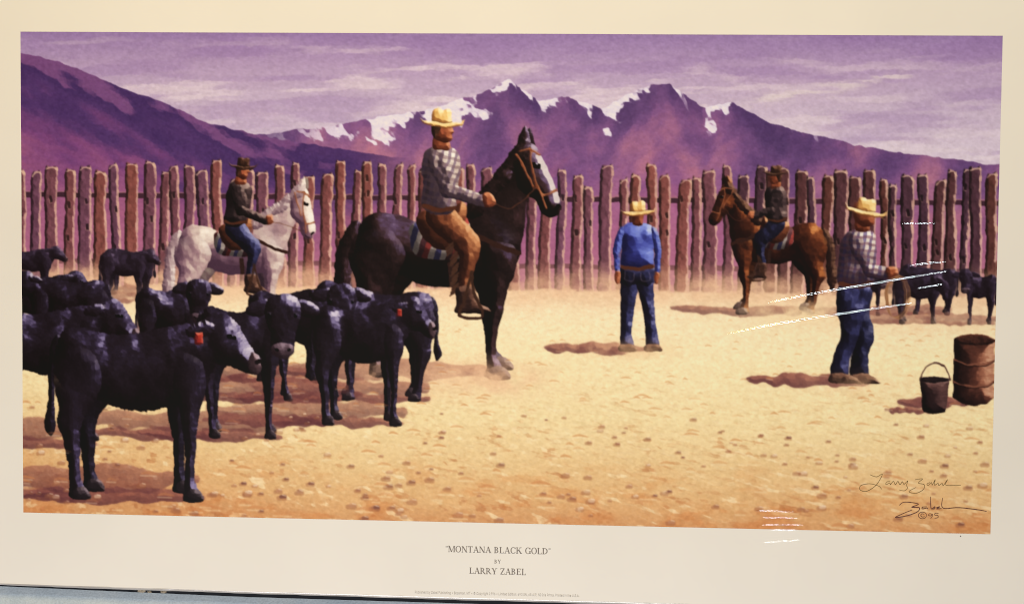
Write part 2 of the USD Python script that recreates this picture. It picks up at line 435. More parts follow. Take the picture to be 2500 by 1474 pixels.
# -- pickets, each a little different
F_FENCE = figure('printed_fence', 'printed rough picket fence of weathered posts')
stroke([(0, 402), (2400, 398)], 13, (66, 40, 50), F_FENCE, False)
stroke([(0, 395), (2400, 391)], 3, (158, 112, 110), None, False)
stroke([(0, 566), (2400, 562)], 12, (96, 60, 66), F_FENCE, False, .8)
x = -14.0
while x < 2400:
    w = rng.uniform(19, 33)
    t0, lean, cut = 330 + rng.uniform(-14, 18) + (rng.random() < .08) * 26, rng.uniform(-7, 7), rng.uniform(-9, 9)
    foot = 650
    wob = rng.uniform(-3, 3, 4)
    P = np.array([(x + lean, t0 + max(cut, 0)), (x + w * .5 + lean, t0 - 3), (x + w + lean, t0 + max(-cut, 0)), (x + w + lean * .6 + wob[0], t0 + 90), (x + w + wob[1], 510), (x + w + wob[2] * .5, foot), (x + wob[2] * .5, foot), (x + wob[3], 510), (x + lean * .6 + wob[0], t0 + 90)])
    hue = rng.uniform(-1, 1)
    base = C(106 + 10 * hue, 66 + 3 * hue, 68 - 8 * hue) * (.72 if x > 1750 else 1.0)
    tones = [(-.3, base * .35), (.12, base * .6), (.45, base), (.72, base * 1.22 + 8), (.92, (206, 164, 140)), (1.1, (226, 188, 150))]
    body(P, tones, F_FENCE, R=9, bumps=.5, fur=(.16, .012, np.pi / 2), rough=.14, seed=int(x) + 300, light=(.8, -.25, .5), edge=.25)
    stroke([(x + 3 + lean, t0 + max(cut, 0) + 1), (x + w * .5 + lean, t0 - 2), (x + w - 2 + lean, t0 + max(-cut, 0) + 1)], 4, (212, 176, 146), None, opacity=.8)
    stroke([(x + w - 1.5 + lean * .6 + wob[0], t0 + 90), (x + w - 1.5 + wob[1], 510), (x + w - 1.5, foot)], 2.6, (216, 170, 150), None, opacity=rng.uniform(.35, .9))
    for _ in range(rng.integers(0, 3)):
        kx, ky = x + w * rng.uniform(.3, .7), rng.uniform(t0 + 30, 540)
        stroke([(kx, ky - 6), (kx + 1, ky + 6)], 6, base * .42, None, False, .9)
        stroke([(kx - 4, ky - 1), (kx - 2, ky + 8), (kx + 3, ky + 9)], 2, (206, 160, 140), None, opacity=.7)
    x += w + rng.uniform(6, 16) * (.55 if x > 1750 else 1)
# -- the ground
F_GROUND = figure('printed_ground', 'printed pale sand with pebbles and hoof marks')
line = 622 + 7 * (cloudy(XX / 130, YY * 0, 151, 3) - .5)
v = (YY - line) / (PH - line)
g = ramp([(0, (230, 194, 152)), (.08, (241, 213, 166)), (.3, (241, 214, 161)), (.55, (233, 203, 148)), (.74, (222, 184, 130)), (.9, (211, 164, 112)), (1, (199, 146, 98))], v + .10 * (cloudy(XX / 170, YY / 70, 161, 4) - .5) * np.clip(v * 3, 0, 1) + .10 * sstep(900, 0, XX) * sstep(.2, .6, v))
ps = 1 / (.35 + 1.3 * np.clip(v, 0, 1))
fleck = cloudy(XX * ps / 15, YY * ps / 5.5, 171, 4, .62)
dark = sstep(.56, .74, fleck) * sstep(.08, .8, v) * (.35 + .65 * sstep(.4, .7, cloudy(XX / 120, YY / 55, 181, 3)))
g += (C(166, 106, 66) - g) * (dark * .55)[..., None]
lite = sstep(.60, .78, cloudy(XX * ps / 18, YY * ps / 7, 191, 4, .6)) * sstep(.1, .7, v)
g += (C(246, 218, 168) - g) * (lite * .6)[..., None]
orange = sstep(.5, .72, cloudy(XX / 90, YY / 34, 201, 5, .6)) * sstep(.62, .98, v)
g += (C(186, 108, 58) - g) * (orange * .34)[..., None]
g += ((lattice(XX / 2.2, YY / 2.2, 29) - .5) * 16 + (lattice(XX / 5, YY / 3, 37) - .5) * 10)[..., None]
a = sstep(-7, 7, YY - line)
canvas += (g - canvas) * a[..., None]
ids[YY > line] = F_GROUND

for hx in range(0, 2500, 150):
    haze(hx, 618, 170, 48, (226, 182, 142), .78, 400 + hx)


# ---------------------------------------------------------------- animals and riders
BLACK = [(-.4, (15, 9, 11)), (.15, (24, 16, 20)), (.45, (33, 24, 31)), (.62, (40, 31, 42)), (.76, (68, 57, 78)), (.9, (128, 116, 138)), (1.06, (204, 190, 188))]
FAR_BLACK = [(-.4, (24, 15, 20)), (.3, (36, 26, 34)), (.7, (56, 44, 58)), (.95, (104, 88, 104)), (1.1, (150, 128, 136))]
DARKHORSE = [(-.4, (10, 6, 8)), (.2, (20, 12, 13)), (.5, (34, 22, 22)), (.7, (60, 40, 40)), (.86, (92, 72, 92)), (1, (160, 140, 152)), (1.15, (206, 188, 180))]
PALE = [(-.3, (72, 50, 62)), (.05, (112, 84, 92)), (.35, (160, 130, 126)), (.6, (200, 176, 158)), (.85, (234, 216, 190)), (1.1, (250, 240, 218))]
BAY = [(-.3, (22, 10, 11)), (.2, (40, 19, 15)), (.5, (70, 36, 24)), (.72, (110, 60, 36)), (.9, (178, 114, 68)), (1.1, (230, 174, 116))]


def shade_on_ground(x0, x1, y, thick, k=.75):
    """The painted shadow lying to the left of a figure, ragged as brushwork."""
    n = 14
    xs = np.linspace(x0, x1, n)
    j = rng.uniform(-.2, .2, (2, n)) * thick
    e = np.sin(np.linspace(.1, np.pi - .1, n)) ** .5
    p = np.vstack([np.stack([xs, y - thick * .5 * e + j[0]], 1), np.stack([xs, y + thick * .5 * e + j[1]], 1)[::-1]])
    body(p, [(-.3, (88, 50, 52)), (.5, (116, 70, 64)), (1, (150, 96, 80))], None, R=20, bumps=.9, rough=.3, fur=(.09, .02, 0), seed=int(x0 + y) % 997, opacity=k, soft=2.2)


CALF = dict(
    body=[(-1, 92), (4, 99), (16, 101), (34, 97), (52, 97), (70, 101), (86, 104), (100, 104), (110, 101), (114, 92), (112, 80), (106, 70), (102, 58), (94, 49), (78, 46), (60, 43), (42, 45), (28, 50), (18, 54), (4, 58), (-3, 70), (-4, 82)],
    hind=[(4, 88), (24, 84), (30, 66), (26, 54), (19, 45), (15, 38), (14, 28), (14, 12), (17, 5), (18, 0), (6, 0), (6, 7), (5, 18), (2, 30), (-2, 38), (-1, 47), (-3, 58), (-5, 72)],
    fore=[(84, 84), (100, 80), (103, 62), (99, 48), (97, 38), (96, 28), (95, 12), (98, 5), (99, 0), (87, 0), (88, 8), (88, 28), (86, 38), (84, 50), (80, 64)],
    head=[(100, 106), (108, 110), (117, 111), (124, 106), (130, 97), (136, 88), (141, 82), (141, 76), (136, 72), (129, 73), (122, 77), (114, 78), (106, 80), (100, 88), (97, 98)],
    ear=[(109, 104), (104, 106), (96, 105), (89, 100), (91, 96), (99, 95), (107, 98)],
    tail=[(-1, 96), (-6, 90), (-8, 72), (-8, 52), (-11, 38), (-6, 32), (-3, 40), (-4, 56), (-3, 74), (2, 88)])


for _key, _p in CALF.items():
    _p = np.asarray(_p, float)
    _up = np.clip(_p[:, 1] / 46, 0, 1)
    _belly = np.clip((70 - _p[:, 1]) / 27, 0, 1) * 3.5 if _key == 'body' else 0
    CALF[_key] = np.stack([_p[:, 0], (_p[:, 1] + 13 * _up + _belly) / 1.13], 1)


def calf(x, y, size, flip=False, squeeze=1.0, head='side', tones=BLACK, seed=1, tag=None, fid=None, walk=0, shadow=True, red=False):
    fid = figure('printed_calf', tag) if fid is None else fid
    S = lambda key, dx=0, dy=0: place(np.asarray(CALF[key], float) + (dx, dy), (x, y), size, flip, squeeze)
    sgn = -1 if flip else 1
    q = size / 100
    dim = [(t, C(*c) * .72) for t, c in tones]
    if shadow:
        for lx in (10, 92):
            cx = x + sgn * lx * q * squeeze
            shade_on_ground(cx - 105 * q, cx + 8 * q, y - 2 * q, 9 * q, .8)
        shade_on_ground(x + (sgn * 50 * squeeze - 130) * q, x + (sgn * 50 * squeeze + 40) * q, y - 12 * q, 15 * q, .62)

    def leg(key, dx, dy, hip, swing, tn, sd):
        p = np.asarray(CALF[key], float)
        k = np.clip((hip - p[:, 1]) / hip, 0, 1)
        p = p + np.stack([dx + swing * k, np.full(len(p), dy) * k], 1)
        at = 14 if key == 'hind' else 92
        body(place(p, (x, y), size, flip, squeeze), tn, fid, R=9 * q, bumps=.3, rough=.17, fur=(.05, .012, np.pi / 2), seed=sd, hairy=.35 * q, patch=.25, fade=place([(at, 96), (at + 2, 62)], (x, y), size, flip, squeeze))
        foot = p[p[:, 1] < 6 + dy]
        hx, hy = foot[:, 0].mean(), dy + 2
        body(place([(hx - 5.4, hy - 2.4), (hx - 4, hy + 4), (hx + 4, hy + 4), (hx + 6.6, hy - 2.4)], (x, y), size, flip, squeeze), [(-.3, (18, 12, 14)), (.5, (36, 27, 30)), (.8, (70, 58, 60)), (1.1, (170, 150, 146))], fid, R=4 * q, seed=sd)
    leg('hind', 11, 5, 60, -3 - walk, dim, seed + 1)
    leg('fore', -9, 5, 60, 5 + walk, dim, seed + 2)
    body(S('tail'), dim, fid, R=5 * q, fur=(.05, .02, np.pi / 2), seed=seed + 3)
    body(S('body'), tones, fid, R=27 * q, bumps=1.3, rough=.2, fur=(.04, .018, .35 * sgn), seed=seed + 4, hairy=.8 * q, patch=.8)
    leg('hind', 0, 0, 60, 4 + walk, tones, seed + 5)
    leg('fore', 0, 0, 60, -3 - walk, tones, seed + 6)
    # the haunch and shoulder catch the light
    if head == 'side' or head == 'low':
        turn = 0 if head == 'side' else None
        hp = {k: np.asarray(CALF[k], float) for k in ('head', 'ear')}
        if head == 'low':
            c, s = np.cos(-.75), np.sin(-.75)
            for k in hp:
                d = hp[k] - (98, 92)
                hp[k] = np.stack([98 + d[:, 0] * c - d[:, 1] * s, 88 + d[:, 0] * s + d[:, 1] * c], 1)
            body(place([(86, 102), (104, 98), (112, 84), (104, 70), (92, 74), (84, 88)], (x, y), size, flip, squeeze), tones, fid, R=16 * q, seed=seed + 9)
        T = lambda p: place(p, (x, y), size, flip, squeeze)
        body(T(hp['head']), tones, fid, R=13 * q, bumps=.7, rough=.14, fur=(.06, .02, -.6 * sgn), seed=seed + 7, off=.05, patch=.6, hairy=.5 * q, fade=T([(95, 90), (108, 94)]) if head == 'side' else None)
        body(T(hp['ear']), tones, fid, R=4 * q, rough=.16, seed=seed + 8, off=.1, hairy=.8 * q)
        if head == 'side':
            ex = T([(121, 97)])[0]
            stroke([ex + (-1.8 * q, 0), ex + (1.6 * q, .5 * q)], 2.6 * q, (8, 5, 7), None, False)
            stroke([ex + (-2.4 * q, -1.5 * q), ex + (2 * q, -1.7 * q)], .8 * q, (110, 98, 116), None, False, .8)
            stroke([ex + (.2 * q, -.5 * q), ex + (.6 * q, -.4 * q)], .7 * q, (190, 180, 190), None, False)
            body(T([(135, 88), (140, 85), (142, 79.5), (139, 75), (134, 76), (132, 81)]), [(-.3, (34, 22, 25)), (.5, (74, 56, 58)), (.8, (120, 96, 96)), (1.05, (204, 178, 172))], fid, R=5 * q, seed=seed)
            n = T([(138.5, 82)])[0]
            if red:
                g = T([(98, 97)])[0]
                body(T([(95, 99), (101, 99), (101, 92), (95, 92)]), RED, None, R=2 * q, curve=False)
            stroke([n, n + (1.5 * q, -1 * q)], 2.6 * q, (20, 12, 14), None, False)
    else:                                                           # facing the viewer
        cx, cy = 106, 92
        H = [(cx - 12, cy + 14), (cx - 4, cy + 19), (cx + 6, cy + 19), (cx + 13, cy + 13), (cx + 14, cy + 2), (cx + 10, cy - 12), (cx + 9, cy - 24), (cx + 4, cy - 29), (cx - 4, cy - 29), (cx - 9, cy - 24), (cx - 10, cy - 11), (cx - 14, cy + 2)]
        k = 1 / squeeze
        T = lambda p: place(np.stack([(np.asarray(p, float)[:, 0] - cx) * k + cx, np.asarray(p, float)[:, 1]], 1), (x, y), size, flip, squeeze)
        for s in (-1, 1):
            body(T([(cx + s * 11, cy + 15), (cx + s * 19, cy + 15), (cx + s * 28, cy + 9), (cx + s * 27, cy + 3), (cx + s * 18, cy + 2), (cx + s * 12, cy + 6)]), tones, fid, R=5 * q, seed=seed + 8 + s, off=.05)
        body(T(H), tones, fid, R=11 * q, bumps=.9, rough=.18, fur=(.06, .02, np.pi / 2), seed=seed + 7, off=.08, hairy=.5 * q, patch=.5)
        body(T([(cx - 8, cy - 20), (cx, cy - 18), (cx + 8, cy - 20), (cx + 8, cy - 26), (cx + 3, cy - 30), (cx - 3, cy - 30), (cx - 8, cy - 26)]), [(-.3, (34, 22, 26)), (.5, (70, 54, 58)), (.8, (112, 92, 96)), (1.05, (196, 172, 170))], fid, R=6 * q, seed=seed)
        for s in (-1, 1):
            e, n = T([(cx + s * 10, cy + 3)])[0], T([(cx + s * 4, cy - 24)])[0]
            stroke([e + (0, -.8 * q), e + (0, .8 * q)], 2.6 * q, (8, 5, 7), None, False)
            stroke([e + (-1.6 * q, -1.9 * q), e + (1.6 * q, -1.9 * q)], .7 * q, (104, 92, 110), None, False, .8)
            stroke([e + (.4 * q, -.9 * q), e + (.7 * q, -.7 * q)], .7 * q, (180, 172, 184), None, False)
            stroke([n, n + (s * 1.2 * q, -1 * q)], 2.4 * q, (14, 8, 10), None, False)
    return fid


HORSE = dict(
    body=[(0, 84), (3, 95), (12, 102), (26, 101), (40, 96), (54, 95), (66, 101), (74, 104), (84, 104), (96, 98), (103, 88), (104, 78), (98, 66), (88, 60), (72, 57), (54, 56), (40, 58), (28, 63), (18, 60), (6, 60), (-2, 70)],
    neck=[(66, 100), (75, 110), (84, 122), (92, 134), (99, 143), (108, 140), (110, 128), (107, 116), (106, 104), (106, 92), (102, 80), (88, 78), (72, 86)],
    head=[(98, 144), (104, 148), (110, 146), (115, 138), (120, 128), (125, 118), (128, 111), (127, 105), (122, 102), (116, 105), (112, 112), (107, 115), (101, 119), (98, 128), (95, 137)],
    ear=[(99, 143), (99, 151), (103, 158), (106, 151), (106, 145)],
    mane=[(66, 101), (74, 112), (84, 125), (92, 137), (98, 147), (104, 151), (107, 144), (104, 136), (98, 134), (95, 122), (88, 114), (82, 104), (76, 99)],
    hind=[(0, 88), (20, 92), (31, 78), (28, 66), (21, 55), (15, 46), (11, 40), (10, 32), (9, 16), (12, 10), (16, 4), (16, 0), (4, 0), (5, 7), (3, 14), (2, 26), (0, 34), (-4, 41), (-2, 50), (0, 58), (-4, 72)],
    fore=[(82, 84), (100, 82), (101, 68), (97, 56), (95, 46), (94, 38), (92, 30), (91, 15), (94, 9), (97, 4), (97, 0), (85, 0), (86, 7), (85, 16), (85, 30), (84, 38), (84, 50), (80, 66)],
    tail=[(2, 97), (-6, 92), (-12, 78), (-14, 60), (-16, 40), (-10, 26), (-5, 36), (-3, 54), (-2, 70), (3, 86)])
LEATHER = [(-.3, (34, 16, 12)), (.3, (74, 40, 28)), (.6, (118, 70, 46)), (.9, (190, 132, 90)), (1.1, (228, 186, 140))]
SKIN = [(-.3, (58, 26, 18)), (.3, (112, 60, 40)), (.6, (164, 98, 66)), (.9, (214, 150, 110)), (1.1, (240, 190, 150))]
JEANS = [(-.3, (14, 11, 20)), (.15, (22, 20, 36)), (.45, (33, 32, 52)), (.72, (60, 60, 92)), (.92, (126, 124, 150)), (1.1, (184, 180, 190))]
BOOT = [(-.3, (18, 10, 10)), (.4, (48, 30, 26)), (.8, (110, 78, 62)), (1.1, (190, 156, 130))]
STRAW = [(-.3, (104, 66, 36)), (.2, (164, 114, 64)), (.5, (218, 172, 104)), (.8, (244, 212, 150)), (1.1, (255, 238, 196))]
FELT = [(-.3, (20, 11, 10)), (.3, (44, 26, 20)), (.6, (80, 52, 38)), (.9, (140, 104, 80)), (1.1, (196, 160, 130))]
BLUE = [(-.3, (22, 22, 54)), (.2, (44, 46, 96)), (.5, (74, 80, 140)), (.75, (116, 126, 178)), (1, (186, 190, 212)), (1.15, (214, 214, 222))]
SHIRT = [(-.3, (40, 30, 38)), (.25, (78, 62, 66)), (.5, (134, 114, 110)), (.75, (198, 176, 156)), (1, (246, 232, 206))]
COAT = [(-.3, (14, 10, 12)), (.3, (32, 24, 26)), (.6, (58, 44, 44)), (.85, (112, 90, 84)), (1.05, (190, 164, 144))]
RED = [(-.3, (54, 14, 16)), (.3, (112, 34, 30)), (.6, (164, 60, 46)), (.9, (216, 128, 100)), (1.1, (236, 180, 150))]


def plaid(rgb_a, rgb_b, scale=11, tilt=.2):
    c, s = np.cos(tilt), np.sin(tilt)

    def mod(rgb, xx, yy, t):
        u, v_ = (xx * c + yy * s + 5 * lattice(xx / 18, yy / 18, 9)) / scale, (yy * c - xx * s + 5 * lattice(xx / 18, yy / 18, 8)) / scale
        a_, b_ = (np.abs((u % 1) - .5) < .2), (np.abs((v_ % 1) - .5) < .2)
        k = np.clip(t, .25, 1)[..., None]
        rgb = rgb + (C(*rgb_a) * (.4 + .7 * k) - rgb) * (a_ * .6)[..., None]
        return rgb + (C(*rgb_b) * (.4 + .7 * k) - rgb) * (b_ * .5)[..., None]
    return mod


def horse(x, y, size, flip, tones, name, label, seed, tack=True, blaze=None, mane=BLACK, blanket=None, nod=0.0):
    fid = figure(name, label)
    q, sgn = size / 100, -1 if flip else 1
    T = lambda p: place(p, (x, y), size, flip)
    dim = [(t, C(*c) * .66) for t, c in tones]
    shade_on_ground(x + (sgn * 50 - 120) * q, x + (sgn * 50 + 40) * q, y - 3 * q, 11 * q, .7)

    def leg(key, dx, dy, swing, tn, sd):
        p = np.asarray(HORSE[key], float)
        k = np.clip((64 - p[:, 1]) / 64, 0, 1)
        p = p + np.stack([dx + swing * k, dy * k], 1)
        at = 14 if key == 'hind' else 91
        body(T(p), tn, fid, R=10 * q, bumps=.8, rough=.12, fur=(.05, .02, np.pi / 2), seed=sd, fade=T([(at, 100), (at + 2, 66)]))
        hx, hy = p[p[:, 1] < 5 + dy][:, 0].mean(), dy
        body(T([(hx - 6, hy - 1), (hx - 4, hy + 6), (hx + 4, hy + 6), (hx + 8, hy - 1)]), [(-.3, (26, 18, 18)), (.6, (84, 66, 62)), (1, (170, 146, 132))], fid, R=4 * q, seed=sd)
    leg('hind', 13, 6, -6, dim, seed)
    leg('fore', -8, 6, 7, dim, seed + 1)
    body(T(HORSE['tail']), mane, fid, R=7 * q, rough=.3, fur=(.10, .012, np.pi / 2), seed=seed + 2, hairy=2)
    head_parts = {k: np.asarray(HORSE[k], float) for k in ('neck', 'head', 'ear', 'mane')}
    c, s = np.cos(nod), np.sin(nod)

    def bend(p):
        p = np.asarray(p, float)
        d = p - (82, 92)
        k = np.clip((d[:, 0] + d[:, 1]) / 40, 0, 1)[:, None]
        r = np.stack([d[:, 0] * c + d[:, 1] * s, -d[:, 0] * s + d[:, 1] * c], 1)
        return (82, 92) + d * (1 - k) + r * k
    body(T(bend(np.asarray(HORSE['ear'], float) + (3, -1))), dim, fid, R=3 * q, seed=seed + 3)
    body(T(HORSE['body']), tones, fid, R=30 * q, bumps=1.1, rough=.12, fur=(.035, .015, .2), seed=seed + 4, patch=.5)
    body(T(bend(HORSE['neck'])), tones, fid, R=17 * q, bumps=.7, rough=.1, fur=(.035, .015, .9 * sgn), seed=seed + 5, patch=.4, fade=T([(72, 92), (88, 108)]))
    leg('hind', 0, 0, 5, tones, seed + 6)
    leg('fore', 0, 0, -3, tones, seed + 7)
    body(T(bend(HORSE['head'])), tones, fid, R=11 * q, bumps=.7, rough=.1, fur=(.05, .02, .9), seed=seed + 8, off=.04)
    body(T(bend(HORSE['ear'])), tones, fid, R=3.4 * q, seed=seed + 9, off=.1)
    body(T(bend(HORSE['mane'])), mane, fid, R=6 * q, rough=.34, fur=(.09, .014, -1.0 * sgn), seed=seed + 10, hairy=2.5)
    B = lambda p: T(bend(p))
    if blaze is not None:
        stroke(B([(112, 140), (117, 131), (122, 121), (125, 113)]), 3.4 * q, blaze, None)
    e = B([(111, 134)])[0]
    stroke([e + (-1.5 * q, 0), e + (1.5 * q, .5 * q)], 3.6 * q, (10, 6, 8), None, False)
    stroke([e + (.4 * q, -1 * q), e + (1 * q, -.8 * q)], 1.1 * q, (210, 200, 196), None, False)
    n = B([(125.5, 108.5)])[0]
    stroke([n + (-1 * q, 1 * q), n + (.6 * q, -1 * q)], 2.4 * q, (12, 7, 9), None, False)
    stroke(B([(123, 104), (119, 105.5)]), 1.2 * q, (16, 9, 10), None, False)
    if tack:
        for path in ([(98, 140), (104, 131), (110, 121)], [(113, 121), (116.5, 116), (124, 119.5)], [(100, 142), (107, 143.5), (113, 141)], [(107, 142), (109, 130), (119, 108)]):
            stroke(B(path), 1.7 * q, (120, 66, 42), None)
            stroke(B(np.asarray(path) + (.25, .4)), .6 * q, (216, 160, 116), None, opacity=.7)
        stroke(T([(62, 96), (86, 84), (103, 78)]), 3 * q, (52, 30, 24), None)
        stroke(T([(60, 70), (61, 58)]), 4 * q, (46, 28, 24), None, False)
    if blanket:
        def bands(rgb, xx, yy, t):
            k = ((xx * .96 + yy * .3) / (3.6 * q)).astype(int) % 5
            cols = np.array([(150, 44, 38), (222, 206, 184), (64, 66, 120), (222, 206, 184), (70, 28, 34)], np.float32)
            return rgb * .25 + cols[k] * (.35 + .75 * np.clip(t, 0, 1))[..., None] * .8
        body(T([(36, 96), (50, 97), (68, 101), (72, 92), (70, 76), (54, 73), (38, 76), (34, 86)]), SHIRT, fid, R=8 * q, seed=seed + 11, mod=bands)
        body(T([(38, 98), (44, 104), (50, 101), (58, 101), (64, 108), (68, 109), (70, 102), (67, 90), (60, 80), (50, 80), (42, 88)]), LEATHER, fid, R=10 * q, rough=.16, seed=seed + 12)
    return fid


def hat(T, q, cx, cy, tones, fid, seed, tip=0.0, k=.84):
    """A wide-brimmed hat seated on a head whose crown is at cx, cy (model units)."""
    c, s, q = np.cos(tip) * k, np.sin(tip) * k, q * k
    Rr = lambda p: T(np.stack([cx + np.asarray(p, float)[:, 0] * c - np.asarray(p, float)[:, 1] * s, cy + np.asarray(p, float)[:, 0] * s + np.asarray(p, float)[:, 1] * c], 1))
    body(Rr([(-7, 0), (-7.5, 6), (-6, 10), (-2, 11), (0, 9.6), (3, 11), (6.4, 9.6), (7, 5), (7, 0), (0, -1.6)]), tones, fid, R=5 * q, seed=seed, bumps=.8, rough=.07)
    stroke(Rr([(-7, 1.4), (0, -.2), (7, 1.4)]), 1.6 * q, C(*tones[1][1]) * .6, None)
    body(Rr([(-17, 3.6), (-14, 1.2), (-8, 1), (0, 0), (8, 1), (14, 1.6), (17, 4.4), (15, -.6), (8, -3), (0, -3.8), (-8, -3), (-14.6, -1)]), tones, fid, R=3 * q, seed=seed + 1, bumps=.4, rough=.07, off=.08)


def rider(x, y, size, flip, top, hatt, name, label, seed, legs=JEANS, mod=None, lean=0.0, reach=(84, 108), chaps=None):
    """Someone in the saddle of the horse drawn at the same x, y, size."""
    fid = figure(name, label)
    q, sgn = size / 100, -1 if flip else 1

    def T(p):
        p = np.asarray(p, float)
        k = np.clip((p[:, 1] - 98) / 46, 0, 1.5)
        return place(np.stack([p[:, 0] + lean * k, p[:, 1]], 1), (x, y), size, flip)
    lg = chaps or legs
    body(T([(46, 106), (58, 108), (68, 98), (77, 88), (79, 80), (76, 70), (73, 60), (74, 54), (65, 52), (65, 62), (66, 74), (62, 80), (50, 90), (44, 98)]), lg, fid, R=9 * q, bumps=1.1, rough=.14, fur=(.05, .02, .8 * sgn), seed=seed)
    if chaps:
        for k in range(15):
            px, py = T([(65 - .6 * (k % 3) + (4 - k) * (k < 5) * -1.0, 84 - k * 2.1)])[0]
            stroke([(px, py), (px - sgn * 4 * q, py + 4 * q)], 1.3 * q, (70, 46, 34), None, False)
    body(T([(64, 56), (74, 56), (76, 48), (84, 43), (84, 40), (64, 40), (64, 46)]), BOOT, fid, R=4 * q, seed=seed + 1)
    stroke(T([(73, 66), (68, 46), (66, 38), (80, 38), (75, 52), (73, 66)]), 1.8 * q, (60, 38, 28), None)
    body(T([(42, 106), (43, 120), (42, 132), (45, 141), (52, 145), (60, 144), (66, 138), (66, 126), (64, 114), (62, 104), (52, 101)]), top, fid, R=13 * q, bumps=1.2, rough=.12, fur=(.03, .03, 1.2), seed=seed + 2, mod=mod)
    stroke(T([(43, 107), (52, 104.4), (62, 106)]), 2.4 * q, (78, 44, 30), None)
    body(T([(50, 142), (50, 150), (58, 150), (60, 142)]), SKIN, fid, R=4 * q, seed=seed + 3)
    body(T(np.asarray([(48, 158), (50, 164), (56, 166), (61, 163), (63, 157), (64.5, 153.5), (62.6, 152), (62.4, 148.6), (58, 146), (52, 148), (49, 152)]) * .85 + (8.2, 21.9)), SKIN, fid, R=6 * q, seed=seed + 4, bumps=.5, off=-.06)
    body(T(np.asarray([(47.6, 160), (48, 152), (51, 149), (53, 154), (55, 158), (54, 163)]) * .85 + (8.2, 21.9)), FELT, fid, R=3 * q, seed=seed + 5)
    stroke(T(np.asarray([(55, 156), (55.6, 153)]) * .85 + (8.2, 21.9)), 1.6 * q, (150, 84, 58), None, False)
    stroke(T(np.asarray([(60.6, 157.4), (61.8, 157.2)]) * .85 + (8.2, 21.9)), 1 * q, (30, 14, 12), None, False)
    hat(T, q, 55.3, 158.2, hatt, fid, seed + 6, -.06)
    body(T([(48, 140), (56, 141), (61, 132), (64, 122), (62, 114), (55, 112), (51, 122), (46, 132)]), top, fid, R=5 * q, bumps=1, rough=.12, seed=seed + 8, mod=mod, edge=.2)
    rx, ry = reach
    body(T([(56, 120), (62, 120), (rx - 4, ry + 4), (rx, ry + 1), (rx - 2, ry - 4), (62, 111), (56, 112)]), top, fid, R=4.4 * q, bumps=.9, seed=seed + 9, mod=mod, edge=.2)
    body(T([(rx - 4, ry + 4), (rx + 1, ry + 4.6), (rx + 4, ry + 1), (rx + 3, ry - 3), (rx - 2, ry - 4)]), SKIN, fid, R=3 * q, seed=seed + 10)
    return fid


def reins(x, y, size, flip, path):
    stroke(place(path, (x, y), size, flip), .9 * size / 100, (92, 56, 40), None)


